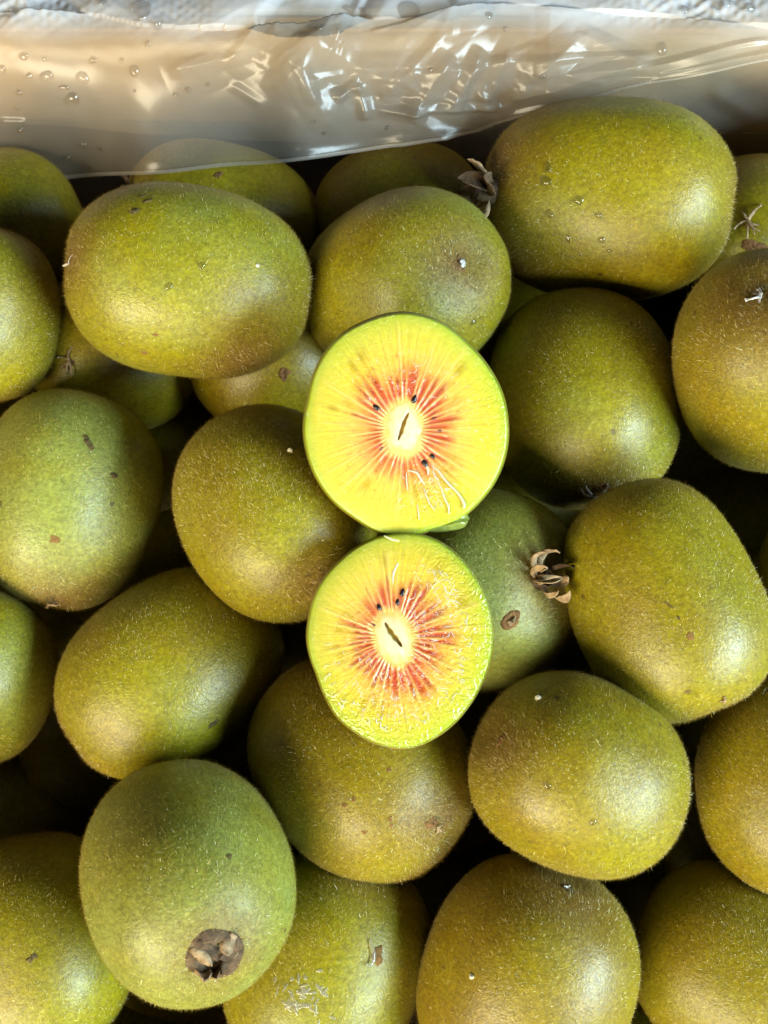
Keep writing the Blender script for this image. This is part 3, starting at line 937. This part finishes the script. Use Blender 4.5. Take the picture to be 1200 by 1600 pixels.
KD = [('B', 852, 283, 10, 7, 'largest water drop on the topmost stemmed kiwi'), ('B', 904, 313, 8, 6, None), ('B', 858, 334, 6, 7, None), ('B', 935, 336, 5, 5, None),
      ('B', 846, 370, 5, 3, None), ('B', 887, 373, 7, 4, None), ('B', 940, 375, 6, 6, None), ('B', 952, 392, 4, 3, None), ('B', 856, 262, 5, 8, None),
      ('A', 264, 447, 7, 5, 'lower of two drops on the big oval kiwi'), ('A', 315, 415, 7, 5, 'upper of two drops on the big oval kiwi'),
      ('C', 740, 503, 5, 5, 'single water drop on the kiwi behind the upper half'),
      ('M', 855, 1227, 6, 6, 'upper of two drops on the round dimpled kiwi'), ('M', 927, 1285, 6, 5, 'lower of two drops on the round dimpled kiwi')]
for i, (k, x, y, rx, ry, lab) in enumerate(KD):
    P, N = surf(k, x, y); s = FRUIT[k]['s']
    drop('water_drop', P, N, rx * s, ry * s, min(rx, ry) * s * .55, .4 * i, 60 + i, WATER, lab or 'small clear water drop on the topmost stemmed kiwi', 'water drop', None if lab else 'small drops on the topmost stemmed kiwi')

# juice on the bottom kiwi
s = FRUIT['O']['s']
jr = np.random.default_rng(77)
Vs, Fs, nb = [], [], 0
for k in range(46):
    x, y = jr.normal(472, 22), jr.normal(1556, 17)
    P, N = surf('O', x, y)
    V, F = drop_mesh(P, N, jr.uniform(3, 9) * s, jr.uniform(1.5, 3.0) * s, jr.uniform(.5, 1.3) * s, jr.uniform(0, 3), k, )
    Vs.append(V); Fs.append(F + nb); nb += len(V)
o = obj('juice_smear', mesh_from('juice_smear', np.vstack(Vs) - FRUIT['O']['origin'], np.vstack(Fs)), SMEAR, None, FRUIT['O']['origin'])
tag(o, 'glistening wet juice smear on the bottom kiwi below the calyx kiwi', 'juice'); o['kind'] = 'stuff'
pts, N = [], None
for x, y in ((577, 1468), (580, 1478), (583, 1490), (582, 1500), (577, 1508), (570, 1506)):
    P, N = surf('O', x, y); pts.append(P + N * .0003)
V, F = tube_pts(np.array(pts), s * np.array([2, 3.5, 4, 4.5, 4, 2]), 8)
P0 = pts[2]
tag(obj('juice_drop', mesh_from('juice_drop', V - P0, F), SMEAR, None, P0), 'curved clear juice drop beside the small wound on the bottom kiwi', 'juice')
for k, x, y, r0, lab in (('M', 841, 1091, 5, 'pale crumb on the round dimpled kiwi'), ('P', 737, 1526, 4, 'pale crumb on the large brownish bottom kiwi'),
                         ('A', 402, 415, 3, 'tiny white crumb on the big oval kiwi'), ('G', 453, 704, 4, 'tiny white crumb on the kiwi beside the upper half')):
    P, N = surf(k, x, y); s = FRUIT[k]['s']
    V, F = drop_mesh(P, N, r0 * s, r0 * .8 * s, r0 * s, .3, int(x))
    V = V + np.random.default_rng(int(y)).normal(0, r0 * s * .12, V.shape)
    tag(obj('crumb', mesh_from('crumb', V - P, F, False), CRUMB, None, P), lab, 'crumb')

# drops on the plastic
FD = [(37, 88, 9, 6), (74, 119, 11, 10), (129, 121, 12, 9), (113, 155, 13, 12), (210, 111, 10, 9), (145, 94, 7, 6), (46, 119, 6, 6), (100, 137, 9, 5), (3, 109, 7, 9),
      (294, 140, 6, 5), (274, 148, 5, 4), (33, 204, 6, 5), (30, 145, 6, 5), (130, 227, 7, 6), (158, 233, 6, 5), (104, 246, 5, 4), (74, 266, 10, 10), (140, 261, 4, 4),
      (325, 132, 4, 4), (231, 68, 5, 5), (246, 40, 7, 9), (190, 94, 5, 4), (506, 208, 5, 4), (540, 12, 6, 5), (1033, 77, 10, 10), (710, 4, 7, 7), (764, 24, 8, 6),
      (789, 45, 4, 4), (673, 109, 4, 4), (744, 174, 5, 4), (848, 120, 5, 5), (605, 200, 5, 5), (490, 190, 4, 3), (26, 170, 4, 3), (210, 142, 3, 3), (70, 92, 5, 4),
      (160, 4, 8, 6), (1130, 8, 12, 9), (1070, 15, 8, 7), (1170, 12, 10, 9), (500, 43, 4, 4), (565, 15, 4, 4)]
for i, (x, y, rx, ry) in enumerate(FD):
    h = film_bvh.ray_cast(Vector(CAM), Vector(ray(x, y)))
    if h[0] is None:
        continue
    P, N = np.array(h[0]), np.array(h[1])
    N *= np.sign(N.dot(CAM - P)) or 1
    s = np.linalg.norm(P - CAM) * PXA
    drop('water_drop', P, N, rx * .85 * s, ry * .85 * s, min(rx, ry) * .6 * s, 0, 200 + i, WATER,
         'round clear water drop clinging to the plastic liner', 'water drop', 'water drops on the plastic liner')
for lab, x, y, rx, ry in (('long water drop running down the top middle of the plastic liner', 222, 15, 12, 20), ('large runny water drop at the top centre of the plastic', 640, 20, 17, 20)):
    h = film_bvh.ray_cast(Vector(CAM), Vector(ray(x, y)))
    P, N = np.array(h[0]), np.array(h[1]); N *= np.sign(N.dot(CAM - P)) or 1
    s = np.linalg.norm(P - CAM) * PXA
    drop('water_drop', P, N, rx * s, ry * s, 7 * s, 0, 300 + x, WATER, lab, 'water drop', 'water drops on the plastic liner')

# ------------------------------------------------------------------ the cut kiwi
OUT_U = [(600, 30), (780, 80), (920, 190), (1030, 310), (1110, 450), (1145, 620), (1145, 730), (1110, 870), (1050, 980), (960, 1080), (900, 1135), (800, 1175), (720, 1200), (640, 1235), (560, 1238),
         (440, 1210), (330, 1140), (220, 1060), (120, 930), (60, 770), (45, 660), (75, 480), (110, 340), (180, 220), (260, 140), (400, 70), (500, 38)]
OUT_L = [(700, 52), (790, 90), (900, 180), (980, 290), (1040, 420), (1065, 560), (1060, 680), (1010, 830), (930, 970), (830, 1080), (720, 1150), (620, 1190), (520, 1185), (420, 1160), (320, 1100),
         (230, 1030), (170, 930), (120, 800), (75, 680), (62, 600), (75, 500), (95, 400), (150, 290), (240, 190), (340, 110), (440, 62), (560, 40)]


def cut_half(name, label, outline, oy, ccx, ccy, ca, cb, crot, slit, z, seed, wetf, seeds, sectors, depth=0.019):
    r_ = np.random.default_rng(seed)
    pts = np.array([(x / 3.4286 + 460, y / 3.4286 + oy) for x, y in outline])
    p, t = at_z(ccx, ccy, z); s = t * PXA
    d, r, u = view_frame(ccx, ccy)
    # the face lies between square-on to the viewer and level
    nrm = -d
    NU, NC, NF = 520, 30, 96
    a = np.linspace(0, 2 * np.pi, NU, endpoint=False)
    pa = np.arctan2(-(pts[:, 1] - ccy), pts[:, 0] - ccx); pr = np.hypot(pts[:, 0] - ccx, pts[:, 1] - ccy)
    o_ = np.argsort(pa); pa, pr = pa[o_], pr[o_]
    aw = (a + np.pi) % (2 * np.pi) - np.pi
    ro = np.interp(aw, np.r_[pa - 2 * np.pi, pa, pa + 2 * np.pi], np.r_[pr, pr, pr])
    k = np.hanning(31); k /= k.sum()
    ro = np.convolve(np.r_[ro[-15:], ro, ro[:15]], k, 'valid')
    rc = ca * cb / np.sqrt((cb * np.cos(a - crot)) ** 2 + (ca * np.sin(a - crot)) ** 2)
    rc = rc * (1 + .035 * np.sin(a * 5 + 1) + .03 * np.sin(a * 9 + 2))
    fc = np.linspace(0.0, 1, NC) ** 0.8
    ff = np.linspace(0, 1, NF)
    radc = rc[:, None] * fc[None]; radf = rc[:, None] + (ro - rc)[:, None] * ff[None]
    rad = np.hstack([radc, radf]); nv = NC + NF
    A = np.repeat(a[:, None], nv, 1)
    X, Y = rad * np.cos(A), rad * np.sin(A)
    tt = np.hstack([np.full((NU, NC), -1.0) + fc[None] * 1.0, np.repeat(ff[None], NU, 0)])   # <0 core, 0..1 flesh
    # ---- rays between the seed chambers
    n_ray = 43
    ra = np.sort((np.arange(n_ray) + r_.normal(0, .16, n_ray)) * 2 * np.pi / n_ray)
    rlen = r_.uniform(.42, 1.0, n_ray); rstr = r_.uniform(.45, 1.0, n_ray)
    chan_len = r_.uniform(.20, .48, n_ray); chan_str = r_.uniform(.35, 1.0, n_ray); dark = r_.random(n_ray)
    bend = 0.05 * np.sin(3 * A + 1.0) * np.clip(tt, 0, 1)
    Ab = (A + bend) % (2 * np.pi)
    ii = np.searchsorted(ra, Ab) % n_ray
    prev = (ii - 1) % n_ray
    dn = np.abs((ra[ii] - Ab + np.pi) % (2 * np.pi) - np.pi); dp = np.abs((Ab - ra[prev] + np.pi) % (2 * np.pi) - np.pi)
    near = np.where(dn < dp, ii, prev); da = np.minimum(dn, dp)
    ch = prev                                                        # chamber number
    distpx = da * rad
    tp = np.clip(tt, 0, 1)
    ray_w = 1.25 + 1.6 * tp
    raym = np.exp(-(distpx / ray_w) ** 2) * rstr[near] * np.clip((rlen[near] - tp) / .18, 0, 1)
    gap = dn + dp
    mid = np.clip(1 - np.abs(dn - dp) / np.maximum(gap, 1e-6), 0, 1)    # 1 in mid chamber
    wA = Wave(seed, 0.06, 14); wB = Wave(seed + 1, 0.25, 14); wC = Wave(seed + 2, 0.022, 8)
    XY = np.stack([X, Y, 0 * X], -1).reshape(-1, 3)
    nA, nB, nC = (w(XY).reshape(X.shape) for w in (wA, wB, wC))
    sect = np.interp(A, [q[0] for q in sectors], [q[1] for q in sectors])
    clen = chan_len[ch] * (0.75 + .5 * sect)
    red = np.clip((clen - tp + .05 * nA) / .20, 0, 1) * (0.72 + 0.28 * mid) * (0.6 + .4 * chan_str[ch]) * np.clip(.55 + .55 * sect, 0, 1)
    red = red * (1 - .75 * raym)
    streak = np.clip(np.exp(-((tp - clen * .75) / (.10)) ** 2) * mid ** 2 * (dark[ch] > .35) * (.6 + .5 * nB), 0, 1) * sect
    orange = np.clip((0.62 + .1 * nC - tp) / .38, 0, 1)
    olive = np.clip(np.exp(-((tp - clen - .16) / .10) ** 2) * mid * (dark[ch] > .72) * 1.0, 0, 1)
    c_core = srgb((250, 238, 186)); c_core2 = srgb((250, 216, 118))
    c_yel = srgb((243, 210, 68)); c_or = srgb((250, 184, 92)); c_red = srgb((206, 62, 26)); c_dk = srgb((146, 26, 16))
    c_grn = srgb((212, 212, 62)); c_rim = srgb((172, 198, 52)); c_ray = srgb((252, 206, 124)); c_ol = srgb((190, 160, 25))
    def mixc(c0, c1, f):
        f = np.clip(f, 0, 1)[..., None]
        return c0 * (1 - f) + c1 * f
    col = np.broadcast_to(c_yel, X.shape + (3,)).copy()
    col = mixc(col, c_grn, np.clip((tp - .55 + .05 * nC) / .36, 0, 1) * .95)
    col = mixc(col, c_rim, np.clip((tp - .88) / .10, 0, 1) * .8)
    col = mixc(col, c_or, orange * .75)
    col = mixc(col, c_ol, olive * .8)
    blush = np.clip((.40 + .05 * nC - tp) / .30, 0, 1) * (.35 + .65 * sect)
    col = mixc(col, srgb((228, 100, 42)), blush * .8)
    col = mixc(col, c_red, red * .95)
    col = mixc(col, c_dk, streak * .85)
    col = mixc(col, c_ray, raym * .55)
    # scattered red specks
    sp = np.zeros_like(X)
    for _ in range(46):
        th_ = r_.uniform(0, 2 * np.pi); q = r_.uniform(.28, .58)
        ia = int(th_ / (2 * np.pi) * NU); rr = rc[ia] + (ro[ia] - rc[ia]) * q
        x0, y0 = rr * math.cos(th_), rr * math.sin(th_)
        al = (X - x0) * math.cos(th_) + (Y - y0) * math.sin(th_); ac = -(X - x0) * math.sin(th_) + (Y - y0) * math.cos(th_)
        sp = np.maximum(sp, np.exp(-(al / r_.uniform(1.5, 4)) ** 2 - (ac / r_.uniform(.9, 1.8)) ** 2) * r_.uniform(.3, .9))
    col = mixc(col, srgb((190, 80, 20)), sp * .8)
    fib = np.zeros_like(A)
    for kf in (61, 83, 107, 139, 173, 211):
        fib += np.sin(kf * A + r_.uniform(0, 6) + 3 * np.sin(5 * tp + kf) * .3)
    col = col * (1 + .045 * fib * np.clip(tp * 4, 0, 1) * np.clip((.95 - tp) * 4, 0, 1))[..., None]
    cf = np.clip(-tt, 0, 1)                                             # 1 centre, 0 core edge
    is_core = tt < 0
    col_core = mixc(np.broadcast_to(c_core2, X.shape + (3,)), c_core, np.clip(cf * 2.6 - .05 + .22 * nB + .2 * nA * (cf > 0), 0, 1))
    # slit in the core
    x0, y0, x1, y1, sw = slit
    L = math.hypot(x1 - x0, y1 - y0); ux, uy = (x1 - x0) / L, (y1 - y0) / L
    al = ((X - x0) * ux + (Y - y0) * uy) / L; ac = -(X - x0) * uy + (Y - y0) * ux
    wl = sw * np.clip(1 - (2 * al - 1) ** 2, 0, 1) ** .6 * (1 + .15 * np.sin(al * 23 + seed))
    slm = np.clip((wl - np.abs(ac + 1.0 * np.sin(al * 5))) / 1.6 + .5, 0, 1) * ((al > 0) & (al < 1))
    col_core = mixc(col_core, srgb((178, 138, 40)), slm)
    # soften the border of core and chambers
    edge = np.clip(1 - (tp + .02 * nB) / .10, 0, 1) * (~is_core)
    colF = mixc(col, c_core2, edge * 1.0)
    col = np.where(is_core[..., None], col_core, colF) * 0.63
    # ---- relief
    hgt = (0.10 * raym - 0.16 * red * mid + .05 * nB * np.clip(1 - tp, 0, 1)) * 0.001 * np.clip(tp / .06, 0, 1)
    hgt = hgt + 0.0009 * (1 - tp ** 6)                                 # softly rounded shoulder
    hgt = hgt - 0.0016 * np.clip((tp - .965) / .035, 0, 1) ** 2
    hgt = np.where(is_core, 0.0009 + 0.0004 * np.clip(cf * 2, 0, 1) - 0.0007 * slm, hgt)
    P = p + (X * s)[..., None] * r + (Y * s)[..., None] * u + hgt[..., None] * nrm
    origin = p - nrm * depth
    root = thing(name, label, 'kiwi half', origin, 'the two halves of the cut kiwi')
    wet = wetf(X + ccx, ccy - Y, tp, is_core)
    def sub(lo, hi, nm):
        V = P[:, lo:hi].reshape(-1, 3)
        F = grid_faces(NU, hi - lo, True)
        me = mesh_from(nm, V - origin, F)
        cattr(me, 'flesh_colour', col[:, lo:hi].reshape(-1, 3))
        fattr(me, 'wet', wet[:, lo:hi].reshape(-1))
        return obj(nm, me, FLESH, root)
    sub(NC, nv, 'flesh')
    sub(0, NC, 'core')
    # ---- skin of the half: bulges a little past the rim, then rounds off underneath
    nz = 24; q = np.linspace(0, 1, nz)
    prof = np.sqrt(np.clip(1 - (q * .985) ** 2.4, 0, 1)) * (1 + .035 * np.sin(np.clip(q * 6, 0, np.pi)))
    Ls = np.arange(0, NU, 5)
    Sx = (ro[Ls, None] * np.cos(a[Ls])[:, None]) * prof[None]; Sy = (ro[Ls, None] * np.sin(a[Ls])[:, None]) * prof[None]
    hz = hgt[Ls, -1][:, None] - 0.00002 - q[None] * depth
    VS = p + (Sx * s)[..., None] * r + (Sy * s)[..., None] * u + hz[..., None] * nrm
    me = mesh_from('skin', VS.reshape(-1, 3) - origin, grid_faces(len(Ls), nz, True)[:, ::-1])
    nvs = len(Ls) * nz
    fattr(me, 'brown', np.full(nvs, .25)); fattr(me, 'tint', np.full(nvs, .5)); fattr(me, 'seed', np.full(nvs, seed * .9))
    obj('skin', me, SKIN, root)
    # ---- seeds
    for (sx, sy, sr, dk) in seeds:
        sr = sr * .84
        th_ = math.atan2(-(sy - ccy), sx - ccx)
        x, y = sx - ccx, -(sy - ccy)
        P0 = p + x * s * r + y * s * u + nrm * 0.00075
        e1 = math.cos(th_) * r + math.sin(th_) * u; e2 = -math.sin(th_) * r + math.cos(th_) * u
        nu_, nv_ = 12, 9
        ga = np.linspace(0, 2 * np.pi, nu_, endpoint=False); gp = np.linspace(.03, np.pi - .03, nv_)
        GA, GP = np.meshgrid(ga, gp, indexing='ij')
        V = P0 + (np.cos(GP) * sr * 1.35 * s)[..., None] * e1 + (np.sin(GP) * np.cos(GA) * sr * .8 * s * (1 - .25 * np.cos(GP)))[..., None] * e2 + (np.sin(GP) * np.sin(GA) * sr * .7 * s)[..., None] * nrm
        obj('seed', mesh_from('seed', V.reshape(-1, 3) - origin, grid_faces(nu_, nv_, True)), SEEDM if dk else SEEDR, root)
    return dict(root=root, origin=origin, p=p, r=r, u=u, n=nrm, s=s, cx=ccx, cy=ccy)


def wet_low(px, py, t, core):
    m = 1 / (1 + np.exp(-(px - 660 - (py - 930) * .0) / 22)) * (py > 850)
    m2 = 1 / (1 + np.exp(-(py - 1062 + (px - 600) * .12) / 18))
    m3 = .55 * np.exp(-(((px - 560) / 40) ** 2 + ((py - 1010) / 70) ** 2))
    return np.clip(np.maximum(np.maximum(m, m2), m3) * np.where(core, .15, 1) + .06, 0, 1)


def wet_up(px, py, t, core):
    m = .55 * np.exp(-(((px - 600) / 55) ** 2 + ((py - 590) / 32) ** 2)) + .5 * np.exp(-(((px - 770) / 30) ** 2 + ((py - 620) / 80) ** 2))
    m2 = 1.0 * np.exp(-(((px - 675) / 36) ** 2 + ((py - 770) / 45) ** 2))
    return np.clip(m + m2 + .10, 0, 1)


low = cut_half('kiwi_half', 'lower cut kiwi half, glistening wet yellow flesh with red rays', OUT_L, 820, 615, 996, 41, 28, math.radians(105),
               (-14, 24, 12, -15, 4.0), 0.033, 31, wet_low,
               [(629, 926, 6, True), (621, 941, 5, True), (592, 949, 5.5, True), (584, 977, 3.5, False)],
               [(0, .9), (.8, .95), (1.6, .75), (2.4, .7), (3.2, .7), (4.0, .85), (4.8, 1.0), (5.6, .95), (6.2832, .9)])
up = cut_half('kiwi_half', 'upper cut kiwi half with starburst of red rays and juice running down', OUT_U, 480, 630, 671, 41, 28, math.radians(88),
              (9, 27, -9, -16, 3.0), 0.040, 11, wet_up,
              [(647, 624, 6.5, True), (588, 637, 6, True), (678, 654, 4.5, False), (687, 673, 4, False), (676, 713, 5, True), (664, 724, 6.5, True), (596, 701, 3.5, False)],
              [(0, .95), (.6, .8), (1.2, .95), (1.8, 1.0), (2.4, .8), (3.14, .85), (3.9, .6), (4.5, .45), (5.0, .45), (5.6, .8), (6.2832, .95)])


def on_face(hf, px, py, h):
    return hf['p'] + (px - hf['cx']) * hf['s'] * hf['r'] + (hf['cy'] - py) * hf['s'] * hf['u'] + hf['n'] * h


def strand(hf, pts, rads, h=0.0009, name='juice_strand', mat=None):
    pts = np.array(pts, float)
    m = 6 * len(pts)
    q = np.linspace(0, len(pts) - 1, m)
    x = np.interp(q, np.arange(len(pts)), pts[:, 0]); y = np.interp(q, np.arange(len(pts)), pts[:, 1])
    kk = np.array([.25, .5, .25])
    for _ in range(3):
        x[1:-1] = np.convolve(x, kk, 'valid'); y[1:-1] = np.convolve(y, kk, 'valid')
    rr = np.interp(q, np.arange(len(pts)), rads)
    P = np.array([on_face(hf, a, b, h) for a, b in zip(x, y)])
    V, F = tube_pts(P, rr * hf['s'], 8)
    obj(name, mesh_from(name, V - hf['origin'], F), mat or JUICE, hf['root'])


strand(up, [(674, 727), (684, 734), (692, 745), (699, 754), (711, 765), (720, 776), (726, 788), (725, 795)], [.8, 1.8, 2, 2.2, 2, 2.2, 2.5, 1.2])
strand(up, [(637, 734), (652, 738), (658, 750), (664, 757)], [1, 2.2, 2.4, 1])
strand(up, [(684, 752), (690, 764), (694, 778), (701, 790), (702, 803)], [1, 1.6, 1.6, 1.8, 1])
strand(up, [(662, 762), (666, 774), (671, 786), (678, 796)], [.8, 1.4, 1.4, 1])
strand(up, [(635, 738), (635, 752), (637, 766)], [.8, 1.2, .8])
strand(up, [(652, 788), (654, 800), (655, 812)], [.8, 1.2, .8])
strand(up, [(660, 722), (668, 730), (669, 742)], [1, 2.2, 1.2])
strand(up, [(676, 735), (680, 745), (686, 750)], [1, 2, 1])
strand(low, [(600, 837), (612, 843), (624, 846)], [.8, 2.0, 1], .0012)
strand(low, [(622, 880), (614, 895), (613, 920), (617, 938)], [2.5, 3.0, 2.2, 1.2], .0006)
def painted_glints(hf, spots, seed):
    # fine pale squiggles standing in for glints on the wet flesh, far too many and too small to count
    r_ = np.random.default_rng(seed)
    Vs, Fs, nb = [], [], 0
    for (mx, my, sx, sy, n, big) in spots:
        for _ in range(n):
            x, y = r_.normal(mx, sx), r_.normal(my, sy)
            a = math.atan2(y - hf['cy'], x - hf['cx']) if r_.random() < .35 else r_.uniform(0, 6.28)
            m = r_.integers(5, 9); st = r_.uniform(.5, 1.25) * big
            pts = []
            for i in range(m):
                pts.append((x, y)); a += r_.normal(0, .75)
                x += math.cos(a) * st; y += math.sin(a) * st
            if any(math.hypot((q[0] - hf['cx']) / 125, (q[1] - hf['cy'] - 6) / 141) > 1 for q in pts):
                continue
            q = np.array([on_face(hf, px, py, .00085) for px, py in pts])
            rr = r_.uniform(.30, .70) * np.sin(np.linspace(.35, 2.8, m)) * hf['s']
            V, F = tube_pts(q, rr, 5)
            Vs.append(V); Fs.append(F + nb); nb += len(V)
    o = obj('painted_glints', mesh_from('painted_glints', np.vstack(Vs) - hf['origin'], np.vstack(Fs)), GLINT, hf['root'])
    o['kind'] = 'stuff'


painted_glints(low, [(712, 940, 30, 42, 110, 3.0), (690, 880, 22, 22, 50, 3.2), (650, 1100, 55, 32, 150, 2.0), (735, 1040, 16, 40, 70, 2.2), (560, 1080, 30, 34, 60, 2.2), (670, 1000, 22, 30, 40, 3.2), (590, 1040, 30, 20, 30, 2.2)], 5)
painted_glints(up, [(625, 590, 42, 22, 46, 1.5), (690, 570, 40, 30, 40, 1.2), (760, 640, 16, 50, 40, 1.3), (672, 775, 22, 20, 40, 2.2)], 6)
# gel lobe that has slid off the rim
gr = np.random.default_rng(9)
nu, nv = 36, 16
GA, GP = np.meshgrid(np.linspace(0, 2 * np.pi, nu, endpoint=False), np.linspace(.02, np.pi - .02, nv), indexing='ij')
ux = np.sin(GP) * np.cos(GA); uy = np.cos(GP); uz = np.sin(GP) * np.sin(GA)
lob = 1 + .10 * Wave(61, 3.5)(np.stack([ux, uy, uz], -1).reshape(-1, 3)).reshape(ux.shape)
gx = 700 + (uy * 36 * lob) + 0; gy = 822 - uy * 10 + ux * 15 * lob * (0.75 + .35 * uy)
V = np.array([on_face(up, x, y, -0.0035 + zz) for x, y, zz in zip(gx.ravel(), gy.ravel(), (uz * 0.0026 * lob).ravel())])
obj('gel_lobe', mesh_from('gel_lobe', V - up['origin'], grid_faces(nu, nv, True)), GEL, up['root'])
